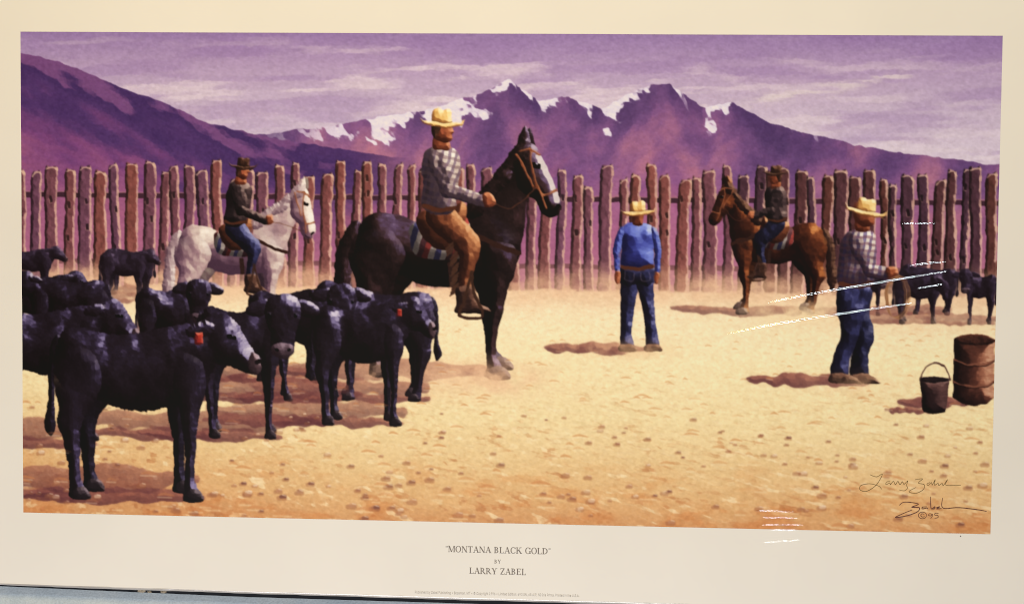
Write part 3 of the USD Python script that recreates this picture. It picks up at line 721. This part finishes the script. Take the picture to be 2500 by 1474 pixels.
def cowhand(x, y, size, flip, top, hatt, label, seed, mod=None, pose='back'):
    """Someone standing, 100 units from sole to crown."""
    fid = figure('printed_cowhand', label)
    q, sgn = size / 100, -1 if flip else 1
    T = lambda p: place(p, (x, y), size, flip)
    shade_on_ground(x - 62 * q, x + 8 * q, y - 1 * q, 7 * q, .9)
    if pose == 'back':
        L1 = [(-10, 52), (1, 52), (0, 40), (-2, 26), (-3, 12), (-2, 3), (-10, 3), (-11, 14), (-11, 28), (-11, 42)]
        L2 = [(-1, 52), (10, 52), (11, 40), (12, 26), (14, 12), (15, 3), (7, 3), (6, 14), (4, 28), (0, 42)]
        for k, L_ in enumerate((L1, L2)):
            body(T(L_), JEANS, fid, R=7 * q, bumps=1.1, rough=.13, fur=(.05, .02, np.pi / 2), seed=seed + k)
        for bx in (-6, 11):
            body(T([(bx - 4.6, 4), (bx + 4.6, 4), (bx + 6, 0), (bx - 5, 0)]), BOOT, fid, R=3 * q, seed=seed + bx)
        body(T([(-9.6, 57), (9.6, 57), (10.6, 49), (7, 43), (0, 45), (-7, 43), (-10.6, 49)]), JEANS, fid, R=9 * q, bumps=1.0, seed=seed + 3)
        stroke(T([(-8, 53), (-8, 48), (-3, 47), (-2, 52)]), .8 * q, (130, 110, 110), None, opacity=.6)
        stroke(T([(8, 53), (8, 48), (3, 47), (2, 52)]), .8 * q, (130, 110, 110), None, opacity=.6)
        body(T([(-9.5, 56), (-10.5, 68), (-13, 78), (-10.5, 83), (-3, 86), (3, 86), (10.5, 83), (13, 78), (10.5, 68), (9.5, 56)]), top, fid, R=12 * q, bumps=1.2, rough=.12, seed=seed + 4, mod=mod)
        stroke(T([(-9.6, 56.4), (0, 55), (9.6, 56.4)]), 2.4 * q, (80, 46, 32), None)
        for s in (-1, 1):
            body(T([(s * 9, 83), (s * 13.4, 80), (s * 16, 69), (s * 15.6, 60), (s * 14.8, 52), (s * 11.6, 52), (s * 11.6, 62), (s * 10.6, 72)]), top, fid, R=4 * q, bumps=1, seed=seed + 6 + s, mod=mod, edge=.25)
            body(T([(s * 11.6, 52.6), (s * 14.8, 52.6), (s * 14.6, 47), (s * 12.6, 44.6), (s * 11.2, 48)]), SKIN, fid, R=2 * q, seed=seed)
        body(T([(-2.8, 84), (-3.4, 88), (-4.2, 92), (-3, 97), (3, 97), (4.2, 92), (3.4, 88), (2.8, 84)]), SKIN, fid, R=5 * q, seed=seed + 9, off=-.12)
        hat(T, q * 1.0, 0, 92.5, hatt, fid, seed + 10, .05, .7)
    else:                                                           # side on, looking down at a coil in the hands
        body(T([(-8, 52), (6, 52), (5, 40), (8, 27), (5, 14), (5, 4), (-4, 4), (-4, 15), (-3, 27), (-9, 40)]), [(t, C(*c) * .75) for t, c in JEANS], fid, R=7 * q, bumps=1.1, seed=seed)
        body(T([(-11, 54), (5, 54), (3, 40), (0, 27), (-5, 13), (-6, 4), (-15, 4), (-14, 15), (-10, 28), (-13, 42)]), JEANS, fid, R=7 * q, bumps=1.1, fur=(.05, .02, np.pi / 2), seed=seed + 1)
        for bx in (1, -10):
            body(T([(bx - 5, 5), (bx + 4, 5), (bx + 10, 2), (bx + 10, 0), (bx - 5, 0)]), BOOT, fid, R=3 * q, seed=seed + bx + 20)
        body(T([(-11, 54), (-12, 66), (-11, 78), (-6, 84), (2, 85), (8, 80), (8, 68), (6, 54)]), top, fid, R=10 * q, bumps=1.2, seed=seed + 4, mod=mod)
        stroke(T([(-11, 55), (-3, 53.6), (6, 55)]), 2.2 * q, (80, 46, 32), None)
        body(T([(-3, 84), (-3, 90), (3, 91), (4, 84)]), SKIN, fid, R=4 * q, seed=seed + 9)
        body(T([(-5, 97), (-2, 100), (4, 99), (7, 95), (8.6, 92), (7, 91), (6, 87), (1, 86), (-4, 90)]), SKIN, fid, R=5 * q, seed=seed + 5, off=-.05)
        hat(T, q, 1.6, 94.5, hatt, fid, seed + 10, -.22, .7)
        body(T([(-6, 82), (1, 82), (5, 74), (6, 66), (15, 64), (16, 59), (4, 58), (-1, 66), (-6, 74)]), top, fid, R=4 * q, bumps=1, seed=seed + 7, mod=mod, edge=.25)
        body(T([(14, 64), (19, 64), (20, 60), (15, 58.6)]), SKIN, fid, R=2.4 * q, seed=seed)
    return fid


# far cattle along the fence, left and right
k = 0
for cx, cy, cs, fl, sq, hd in [(-40, 652, 112, False, 1.0, 'side'), (330, 646, 108, True, .95, 'low'), (205, 664, 118, False, .9, 'side'), (2062, 672, 104, False, .6, 'front'), (2300, 668, 110, True, .9, 'side'), (2395, 690, 118, True, .55, 'front'), (2160, 690, 112, False, .9, 'low')]:
    k += 1
    calf(cx, cy, cs, fl, sq, hd, FAR_BLACK, 500 + 13 * k, 'printed black calf standing far back by the fence')
for hx, hy in [(120, 650), (330, 650), (2100, 690), (2300, 690)]:
    haze(hx, hy + 6, 150, 26, (232, 194, 148), .7, hx)
# a rider on a bay by the right of the fence, looking left
horse(1985, 672, 215, True, BAY, 'printed_horse', 'printed bay horse at the right by the fence', 610, blanket=True, nod=.1, mane=[(-.3, (22, 12, 12)), (.5, (52, 32, 26)), (1, (140, 104, 80))])
rider(1985, 672, 215, True, COAT, FELT, 'printed_rider', 'printed rider in a dark coat on the bay horse', 640, reach=(82, 110), legs=[(t, C(*c) * .8) for t, c in JEANS])
reins(1985, 672, 215, True, [(83, 110), (98, 104), (112, 119)])
haze(1920, 672, 150, 34, (234, 200, 152), .85, 12)
# the rider on the pale horse behind the herd, left
horse(398, 742, 262, False, PALE, 'printed_horse', 'printed pale grey horse behind the herd', 660, blanket=True, mane=[(-.3, (84, 62, 70)), (.4, (150, 124, 122)), (.8, (214, 194, 176)), (1.1, (244, 230, 206))], nod=.28)
rider(398, 742, 262, False, COAT, FELT, 'printed_rider', 'printed rider in a dark coat on the pale horse', 690, reach=(86, 108), lean=5)
reins(398, 742, 262, False, [(87, 108), (100, 104), (118, 98)])
# the rider on the black horse, centre
horse(842, 838, 392, False, DARKHORSE, 'printed_horse', 'printed black horse in the middle of the picture', 720, blanket=True, blaze=(206, 190, 178), nod=.05, mane=DARKHORSE)
rider(842, 838, 392, False, SHIRT, STRAW, 'printed_rider', 'printed rider in a pale plaid shirt on the black horse', 750, reach=(84, 110), mod=plaid((96, 74, 96), (120, 92, 96), 17, .3), chaps=LEATHER, lean=-1)
reins(842, 838, 392, False, [(85, 110), (98, 106), (113, 119)])
for hx, hy, rx in [(900, 838, 90), (1010, 848, 110), (1200, 842, 150), (1120, 836, 120)]:
    haze(hx, hy, rx, 46, (226, 180, 138), .8, hx)
# two cowhands standing at the right
cowhand(1535, 768, 365, False, BLUE, STRAW, 'printed cowhand in a blue shirt seen from behind', 800)
cowhand(2075, 838, 440, False, SHIRT, STRAW, 'printed cowhand in a plaid shirt seen from the side', 830, mod=plaid((66, 54, 98), (112, 70, 80), 15, .1), pose='side')
for k in range(4):
    a_ = np.linspace(0, 2 * np.pi, 15)
    stroke(np.stack([2158 + k * 3 + (24 + k) * np.cos(a_), 628 + (46 + 2 * k) * np.sin(a_)], 1), 2.2, (170, 126, 84) if k % 2 else (110, 74, 52), None)
# a dark steel drum and a bucket at the right edge
F_DRUM = figure('printed_drum', 'printed rusty dark drum standing at the right edge')
shade_on_ground(2170, 2340, 882, 24, .9)
RUST = [(-.3, (20, 12, 12)), (.35, (48, 28, 24)), (.65, (92, 56, 44)), (.85, (150, 100, 76)), (1.05, (206, 160, 126))]
body([(2302, 728), (2302, 868), (2326, 884), (2356, 888), (2384, 882), (2399, 868), (2399, 728)], RUST, F_DRUM, R=46, bumps=.25, fur=(.02, .1, np.pi / 2), rough=.2, curve=False, light=(.7, -.2, .5))
body([(2302, 728), (2318, 718), (2350, 714), (2384, 718), (2399, 728), (2384, 738), (2350, 742), (2318, 738)], RUST, F_DRUM, R=7)
for yy_ in (776, 828):
    stroke([(2302, yy_), (2326, yy_ + 10), (2350, yy_ + 12), (2378, yy_ + 10), (2399, yy_)], 5, (120, 78, 60), None)
    stroke([(2302, yy_ + 4), (2326, yy_ + 14), (2350, yy_ + 16), (2378, yy_ + 14), (2399, yy_ + 4)], 3, (30, 16, 15), None)
F_BUCKET = figure('printed_bucket', 'printed dark metal bucket beside the drum')
shade_on_ground(2140, 2252, 902, 16, .9)
body([(2222, 826), (2294, 826), (2285, 904), (2258, 910), (2231, 904)], [(-.3, (16, 10, 12)), (.4, (46, 30, 30)), (.75, (96, 68, 62)), (1, (170, 136, 120))], F_BUCKET, R=30, bumps=.2, curve=False)
body([(2222, 826), (2240, 819), (2276, 819), (2294, 826), (2276, 833), (2240, 833)], [(-.3, (10, 7, 9)), (.8, (40, 28, 30)), (1.1, (120, 96, 90))], F_BUCKET, R=7)
stroke([(2222, 826), (2234, 796), (2258, 786), (2282, 796), (2294, 826)], 4.5, (84, 60, 52), F_BUCKET)
for hx, hy in [(1535, 768), (1450, 766), (2075, 836)]:
    haze(hx, hy, 120, 24, (228, 184, 138), .7, hx)

# the herd in the foreground, back to front
herd = [
    (-50, 806, 196, False, .85, 'side', 'printed black calf cut by the left edge of the picture'),
    (215, 828, 214, True, .85, 'side', 'printed black calf facing left near the left edge'),
    (300, 858, 226, False, .62, 'front', 'printed black calf facing forward behind the largest calf'),
    (585, 858, 222, False, .75, 'low', 'printed black calf with its head lowered, at the back of the herd'),
    (1030, 900, 268, True, .85, 'side', 'printed black calf facing left at the right of the herd'),
    (640, 905, 262, False, .6, 'front', 'printed black calf facing forward in the middle of the herd'),
    (745, 962, 292, False, .72, 'side', 'printed black calf facing right at the front right of the herd'),
    (455, 1000, 322, False, .6, 'front', 'printed black calf facing forward, front row of the herd'),
    (-90, 1030, 340, False, .82, 'side', 'printed black calf facing right in the left corner'),
    (95, 1160, 425, False, .85, 'side', 'printed largest black calf in the foreground, facing right'),
]
for k, (cx, cy, cs, fl, sq, hd, lab) in enumerate(herd):
    calf(cx, cy, cs, fl, sq, hd, BLACK, 900 + 17 * k, lab, walk=(k % 3) * 4 - 3, red=k in (4, 6, 9))

# brushwork: every point takes the calmest of the four patches around it, so edges stay and blends break into dabs
def dabs(img, r):
    lum = img.mean(-1)
    best = np.full(lum.shape, 1e9, np.float32)
    out = img.copy()
    for oy in (-1, 1):
        for ox in (-1, 1):
            o = (oy * (r // 2), ox * (r // 2))
            m1, m2 = (uniform_filter(k, r + 1, origin=o, mode='nearest') for k in (lum, lum * lum))
            v = m2 - m1 * m1
            pick = v < best
            best = np.where(pick, v, best)
            for ch in range(3):
                out[..., ch] = np.where(pick, uniform_filter(img[..., ch], r + 1, origin=o, mode='nearest'), out[..., ch])
    return out


wx, wy = 5 * (cloudy(XX / 16, YY / 16, 801, 2) - .5), 5 * (cloudy(XX / 16, YY / 16, 805, 2) - .5)
canvas = np.stack([map_coordinates(canvas[..., ch], (YY + wy, XX + wx), order=1, mode='nearest') for ch in range(3)], -1)
canvas = canvas * .34 + dabs(canvas, 4) * .66
tooth = cloudy(XX / 9 + YY / 30, YY / 5 - XX / 40, 811, 3, .6) - .5
canvas *= (1 + .12 * tooth)[..., None]

# pebbles and hoof marks over the foreground
for _ in range(620):
    py = 660 + 535 * rng.random() ** .8
    px = rng.uniform(0, 2400)
    if ids[int(py), int(px)] != F_GROUND:
        continue
    s = .25 + 1.25 * (py - 620) / 580
    if py > 930 and rng.random() < .6:
        r = rng.uniform(3, 8) * s
        stroke([(px - r, py + r * .3), (px + r * .5, py + r * .35)], r * 1.1, (140, 92, 64), None, False, .45, soft=2)
        stroke([(px - r * .4, py - r * .1), (px + r * .5, py - r * .15)], r * .9, rng.choice([(112, 74, 62), (150, 104, 78), (220, 186, 150), (176, 128, 96)]), None, False, rng.uniform(.3, .8), soft=1.8)
        stroke([(px, py - r * .5), (px + r * .7, py - r * .35)], r * .28, (242, 216, 180), None, False, .4, soft=1.2)
    else:
        w = rng.uniform(7, 19) * s
        stroke([(px - w, py + 1), (px - w * .2, py - 2.2 * s), (px + w, py + 1.4 * s)], 5.2 * s, (188, 126, 80), None, True, rng.uniform(.15, .6), True, 1.6)
        stroke([(px - w, py + 4 * s), (px + w * .7, py + 4.4 * s)], 2.2 * s, (248, 222, 174), None, False, .35, soft=2)

# a little more punch between the darks and the lights, as printing inks give
canvas = np.clip(canvas, 0, 255)
grey = canvas.mean(-1, keepdims=True)
canvas = grey + (canvas - grey) * 1.06
canvas = canvas + (255 * sstep(0, 255, canvas) - canvas) * .30
canvas += C(3, 1, -1)

# faint printing grain over everything
canvas += ((lattice(XX / 1.7, YY / 1.7, 47) - .5) * 7)[..., None]

# the colours as points of a fine flat mesh, one piece for each printed figure
NX, NY = 1200, 600
soft = gaussian_filter(canvas, (.8, .8, 0))
px = np.clip(np.linspace(0, PW - 1, NX + 1), 0, PW - 1)
py = np.clip(np.linspace(0, PH - 1, NY + 1), 0, PH - 1)
ix, iy = np.floor(px).astype(int).clip(0, PW - 2), np.floor(py).astype(int).clip(0, PH - 2)
fx, fy = (px - ix)[None, :, None], (py - iy)[:, None, None]
get = lambda a, b: soft[np.ix_(iy + a, ix + b)]
seen = (get(0, 0) * (1 - fx) + get(0, 1) * fx) * (1 - fy) + (get(1, 0) * (1 - fx) + get(1, 1) * fx) * fy
INK = (srgb(np.clip(seen, 4, 255)) / srgb((236, 220, 188)) * np.array(PAPER) * INK_GAIN).clip(.004, .9).astype(np.float32).reshape(-1, 3)
gx, gy = np.meshgrid(np.linspace(-W / 2, W / 2, NX + 1), np.linspace(H / 2, -H / 2, NY + 1))
POS = np.stack([gx, gy, np.full_like(gx, .00010)], -1).astype(np.float32).reshape(-1, 3)
fid = ids[np.minimum((np.arange(NY) + .5) * PH / NY, PH - 1).astype(int)][:, np.minimum((np.arange(NX) + .5) * PW / NX, PW - 1).astype(int)].ravel()
i = (np.arange(NY)[:, None] * (NX + 1) + np.arange(NX)[None]).ravel()
QUAD = np.stack([i, i + NX + 1, i + NX + 2, i + 1], -1)
PIC = xform(PP + '/picture')
tag(PIC, 'printed ranch scene with riders, black cattle, a picket fence and purple mountains')
for f, (name, label) in enumerate(figures):
    q = QUAD[fid == f]
    if len(q) < 30:
        continue
    idx, inv = np.unique(q.ravel(), return_inverse=True)
    m = UsdGeom.Mesh.Define(stage, numbered(f'{PIC.GetPath()}/{name}'))
    m.CreatePointsAttr(Vt.Vec3fArray.FromNumpy(POS[idx]))
    m.CreateFaceVertexCountsAttr(Vt.IntArray.FromNumpy(np.full(len(q), 4, np.int32)))
    m.CreateFaceVertexIndicesAttr(Vt.IntArray.FromNumpy(inv.astype(np.int32)))
    m.CreateSubdivisionSchemeAttr('none')
    UsdGeom.PrimvarsAPI(m).CreatePrimvar('ink', T_.Color3fArray, 'vertex').Set(Vt.Vec3fArray.FromNumpy(np.ascontiguousarray(INK[idx])))
    UsdShade.MaterialBindingAPI.Apply(m.GetPrim()).Bind(ink_m)
    tag(m.GetPrim(), label)


# ---------------------------------------------------------------- lettering: roman capitals with thick and thin strokes
def bar(x0, y0, x1, y1, w):
    return LineString([(x0, y0), (x1, y1)]).buffer(w / 2, cap_style='flat')


def post(x, w=.125, y0=0, y1=1):
    return union_all([bar(x, y0, x, y1, w), bar(x - w / 2 - .07, y0 + .018, x + w / 2 + .07, y0 + .018, .036), bar(x - w / 2 - .07, y1 - .018, x + w / 2 + .07, y1 - .018, .036)])


def foot(x, y, w=.26):
    return bar(x - w / 2, y, x + w / 2, y, .036)


def ring(cx, cy, rx, ry, thick, thin, a0=None):
    e = lambda a, b: affinity.scale(Point(cx, cy).buffer(1, 32), a, b, origin=(cx, cy))
    return e(rx, ry).difference(e(rx - thick, ry - thin))


def bowl(x, y0, y1, reach):
    r = ring(x, (y0 + y1) / 2, reach, (y1 - y0) / 2, .125, .04)
    return r.intersection(Polygon([(x, y0 - 1), (x + 3, y0 - 1), (x + 3, y1 + 1), (x, y1 + 1)]))


def slant(x0, y0, x1, y1, w):
    d = w / 2
    return Polygon([(x0 - d, y0), (x0 + d, y0), (x1 + d, y1), (x1 - d, y1)])


def drop(x, y, up, h=.16):
    return Polygon([(x - .03, y), (x + .03, y), (x + .02, y + up * h), (x - .005, y + up * h)])


def quote(x, y, flip):
    g = union_all([Point(x, y).buffer(.05), Polygon([(x - .05, y), (x - .02, y + .13), (x + .04, y + .15), (x, y + .05)])])
    return affinity.rotate(g, 180, origin=(x, y + .05)) if flip else g


GLYPH = {
    'M': (.96, lambda: union_all([post(.13, .045), post(.83, .125), slant(.16, 1, .47, .02, .13), slant(.47, .02, .80, 1, .045), foot(.12, .982)])),
    'O': (.80, lambda: ring(.40, .5, .37, .52, .125, .035)),
    'N': (.82, lambda: union_all([post(.13, .045), post(.69, .045), slant(.15, 1, .68, 0, .14)])),
    'T': (.70, lambda: union_all([post(.35), bar(.03, .98, .67, .98, .04), drop(.05, .98, -1), drop(.65, .98, -1)])),
    'A': (.78, lambda: union_all([slant(.12, 0, .38, 1, .045), slant(.66, 0, .39, 1, .13), bar(.2, .34, .58, .34, .04), foot(.12, .018), foot(.66, .018, .3)])),
    'B': (.70, lambda: union_all([post(.16), bowl(.2, .5, 1, .33), bowl(.2, 0, .54, .38), bar(.16, .98, .24, .98, .04), bar(.16, .02, .24, .02, .04)])),
    'L': (.64, lambda: union_all([post(.16), bar(.1, .02, .58, .02, .04), drop(.57, .02, 1, .22)])),
    'C': (.74, lambda: union_all([ring(.41, .5, .37, .52, .125, .035).difference(Polygon([(.52, .24), (1, .1), (1, .9), (.52, .76)])), drop(.68, .97, -1, .24)])),
    'K': (.82, lambda: union_all([post(.16), slant(.2, .38, .6, .98, .05), slant(.68, 0, .36, .6, .15), foot(.60, .982), foot(.69, .018, .28)])),
    'G': (.80, lambda: union_all([ring(.41, .5, .37, .52, .125, .035).difference(Polygon([(.54, .4), (1, .4), (1, .86), (.54, .74)])), post(.66, .115, .04, .42), drop(.69, .97, -1, .24)])),
    'D': (.80, lambda: union_all([post(.16), bowl(.22, 0, 1, .50), bar(.16, .98, .26, .98, .04), bar(.16, .02, .26, .02, .04)])),
    'Y': (.78, lambda: union_all([post(.40, .125, 0, .48), slant(.40, .44, .14, 1, .13), slant(.40, .44, .66, 1, .05), foot(.14, .982), foot(.66, .982)])),
    'R': (.76, lambda: union_all([post(.16), bowl(.2, .46, 1, .36), bar(.16, .98, .24, .98, .04), slant(.66, 0, .34, .5, .14), foot(.68, .018, .2)])),
    'Z': (.68, lambda: union_all([slant(.12, .03, .56, .97, .13), bar(.08, .98, .62, .98, .04), bar(.06, .02, .62, .02, .04), drop(.09, .98, -1, .2), drop(.61, .02, 1, .22)])),
    'E': (.68, lambda: union_all([post(.16), bar(.1, .98, .58, .98, .04), bar(.16, .51, .46, .51, .036), bar(.1, .02, .6, .02, .04), drop(.57, .98, -1, .18), drop(.59, .02, 1, .22), bar(.46, .43, .46, .59, .03)])),
    ' ': (.34, None),
    '\u201c': (.34, lambda: union_all([quote(.10, .82, False), quote(.25, .82, False)])),
    '\u201d': (.34, lambda: union_all([quote(.09, .82, True), quote(.24, .82, True)])),
}


def letters(text, p0, p1, tall, tracking=.02):
    """The words set between two points of the sheet, capitals as tall as given."""
    x, out = 0, []
    for ch in text:
        wide, make = GLYPH[ch]
        if make:
            out.append(affinity.translate(make(), x, 0))
        x += wide + tracking
    g = union_all(out).buffer(.008)
    b = g.bounds
    p0, p1 = np.asarray(p0), np.asarray(p1)
    length, turn = np.linalg.norm(p1 - p0), math.degrees(math.atan2(*(p1 - p0)[::-1]))
    g = affinity.translate(g, -b[0], 0)
    g = affinity.scale(g, length / (b[2] - b[0]), tall, origin=(0, 0))
    return affinity.translate(affinity.rotate(g, turn, origin=(0, 0)), *p0)


TALL = lambda px: px * .000318
obj(PP, 'caption_lettering', flat(letters('\u201cMONTANA BLACK GOLD\u201d', on_print(1088, 1346), on_print(1344, 1352), TALL(15)), .0001), text_m, label='grey capitals of the title under the picture')
obj(PP, 'caption_lettering', flat(letters('BY', on_print(1207, 1374), on_print(1223, 1374.4), TALL(9), .12), .0001), text_m, label='small grey word between title and name')
obj(PP, 'caption_lettering', flat(letters('LARRY ZABEL', on_print(1146, 1399), on_print(1284, 1402.4), TALL(15)), .0001), text_m, label='grey capitals of the name under the title')
fine = meshkit.text_mesh('Published by Zabel Publishing \u2022 Bozeman, MT \u2022 \u00a9 Copyright 1996 \u2022 Limited Edition: 690 SN, 65 A/P, 50 Iris Prints. Printed in the U.S.A.', .002, .00005)
p0, p1 = on_print(1013, 1447), on_print(1414, 1456)
fine.apply_translation((-fine.bounds[0][0], 0, 0))
fine.apply_scale((np.linalg.norm(p1 - p0) / fine.bounds[1][0], 1, 1))
fine.apply_transform(trimesh.transformations.rotation_matrix(math.atan2(*(p1 - p0)[::-1]), (0, 0, 1)))
fine.apply_translation((*p0, .0001))
obj(PP, 'imprint_lettering', fine, fine_m, label='tiny pale line of print along the bottom edge')


def pen(lines, width):
    """Handwriting: each line a smooth stroke through points of the photograph, a little thicker where the pen slows."""
    out = []
    for l in lines:
        p = smooth_line(np.array([on_print(*q) for q in l]), False, 8) if len(l) > 2 else np.array([on_print(*q) for q in l])
        w = width * (.7 + .5 * np.sin(np.linspace(.3, 2.8, len(p))))
        out += [LineString(p[j:j + 2]).buffer(w[j] / 2, 3) for j in range(len(p) - 1)]
    return union_all(out)


# the pen signature and, under it, the painted name and year, in plain handwriting
hand = [[(2124, 1158), (2140, 1163), (2154, 1156), (2147, 1172), (2136, 1186), (2116, 1198), (2100, 1195), (2102, 1184), (2124, 1180), (2146, 1186), (2152, 1193)],
        [(2172, 1174), (2164, 1176), (2163, 1182), (2172, 1178), (2174, 1182), (2181, 1174), (2186, 1182), (2192, 1174), (2197, 1182), (2203, 1175), (2207, 1181), (2216, 1173), (2213, 1184), (2216, 1190), (2208, 1197), (2196, 1195)],
        [(2234, 1170), (2252, 1168), (2242, 1178), (2256, 1182), (2254, 1194), (2236, 1203), (2219, 1199), (2236, 1189)],
        [(2270, 1177), (2263, 1180), (2266, 1184), (2274, 1177), (2276, 1183), (2283, 1170), (2281, 1183), (2290, 1179), (2292, 1184), (2300, 1179), (2303, 1184), (2313, 1170), (2309, 1183), (2330, 1184), (2345, 1184)]]
obj(PP, 'signature', flat(pen(hand, .00034), .00016), gold_m, label='olive pen signature near the lower right of the picture')
mark = [[(2196, 1232), (2206, 1225), (2228, 1226), (2242, 1230), (2226, 1237), (2244, 1238), (2240, 1248), (2214, 1258), (2186, 1262), (2206, 1252), (2226, 1244)],
        [(2262, 1236), (2252, 1237), (2252, 1241), (2263, 1239), (2265, 1241)], [(2272, 1212), (2273, 1240), (2282, 1236), (2281, 1241), (2274, 1241)], [(2286, 1238), (2294, 1236), (2287, 1241), (2298, 1240)], [(2301, 1215), (2302, 1239), (2340, 1238), (2385, 1243), (2408, 1247)]]
year = [[(2252 + 10 * math.cos(a), 1257 + 8 * math.sin(a)) for a in np.linspace(0, 6.28, 13)], [(2256, 1254), (2250, 1253), (2248, 1258), (2252, 1261), (2257, 1260)],
        [(2275, 1254), (2269, 1253), (2267, 1257), (2273, 1258), (2276, 1254), (2276, 1259), (2272, 1264)], [(2291, 1252), (2283, 1252), (2282, 1256), (2289, 1257), (2290, 1262), (2282, 1264)]]
obj(PP, 'signature', flat(pen(mark, .00055), .00016), brown_m, label='dark painted name at the lower right corner of the picture')
obj(PP, 'signature', flat(pen(year, .00042), .00016), brown_m, label='small painted copyright sign and year under the name')


spot = on_print(2345, 1308)
obj(PP, 'ink_speck', flat(Point(*spot).buffer(.00045, 6), .0001), text_m)

# ---------------------------------------------------------------- creases of the clear film, each a low ridge that mirrors the tube
def crease(points, w, n=260):
    """A double fold: two low ridges side by side whose far flanks lean as far as a film must lean to mirror the tube."""
    p = smooth_line(np.array([on_print(*q) for q in points]), False, 24)
    s = np.linspace(0, len(p) - 1, n)
    p = np.stack([np.interp(s, np.arange(len(p)), p[:, j]) for j in (0, 1)], 1)
    d = np.gradient(p, axis=0)
    d /= np.linalg.norm(d, axis=1, keepdims=True)
    side = np.stack([-d[:, 1], d[:, 0]], 1)
    p3 = np.column_stack([p, np.zeros(n)])
    eye = CAM - p3
    eye /= np.linalg.norm(eye, axis=1, keepdims=True)
    tube = np.array(TUBE) + np.linspace(-.6, .6, 61)[:, None] * (1, 0, 0)
    to = tube[None] - p3[:, None]
    to /= np.linalg.norm(to, axis=2, keepdims=True)
    half = to + eye[:, None]
    best = half[np.arange(n), np.abs(half[:, :, 0] * d[:, :1] + half[:, :, 1] * d[:, 1:]).argmin(1)]
    lean = gaussian_filter((best[:, :2] * side).sum(1) / best[:, 2], 4, mode='nearest')
    env = np.clip(np.sin(np.linspace(0, math.pi, n)), 0, 1) ** .45 + .02
    seg = [(.30, 1.6), (.50, -1.0), (.34, 0.0), (.26, 1.9), (.50, -1.0)]   # (run, slope in leans)
    S, G = [], []
    for run, g in seg:
        u = np.linspace(0, 1, 9)
        S.append(np.full(8, run / 8))
        G.append(np.full(8, g) * (1 + (.10 * (u[:-1] + .06 - .5) if g == -1.0 else 0)))
    S, G = np.concatenate(S), np.concatenate(G)
    S0 = np.concatenate([[0], np.cumsum(S)])
    Z0 = np.concatenate([[0], np.cumsum(S * G)])
    Z0 = Z0 - np.linspace(0, 1, len(Z0)) * 0
    u = S0 - S0[-1] / 2
    z = .0003 + w * env[:, None] * lean[:, None] * (Z0 - Z0.min())[None]
    xy = p[:, None] + side[:, None] * (w * env[:, None] * u[None])[..., None]
    v = np.concatenate([xy, z[..., None]], -1).reshape(-1, 3)
    m = len(u)
    i = np.arange(n - 1)[:, None] * m + np.arange(m - 1)[None]
    obj(PP, 'film_crease', (v, np.stack([i, i + m, i + m + 1, i + 1], -1).reshape(-1, 4)), film_m, 15)


for pts, w in CREASES:
    crease(pts, w)
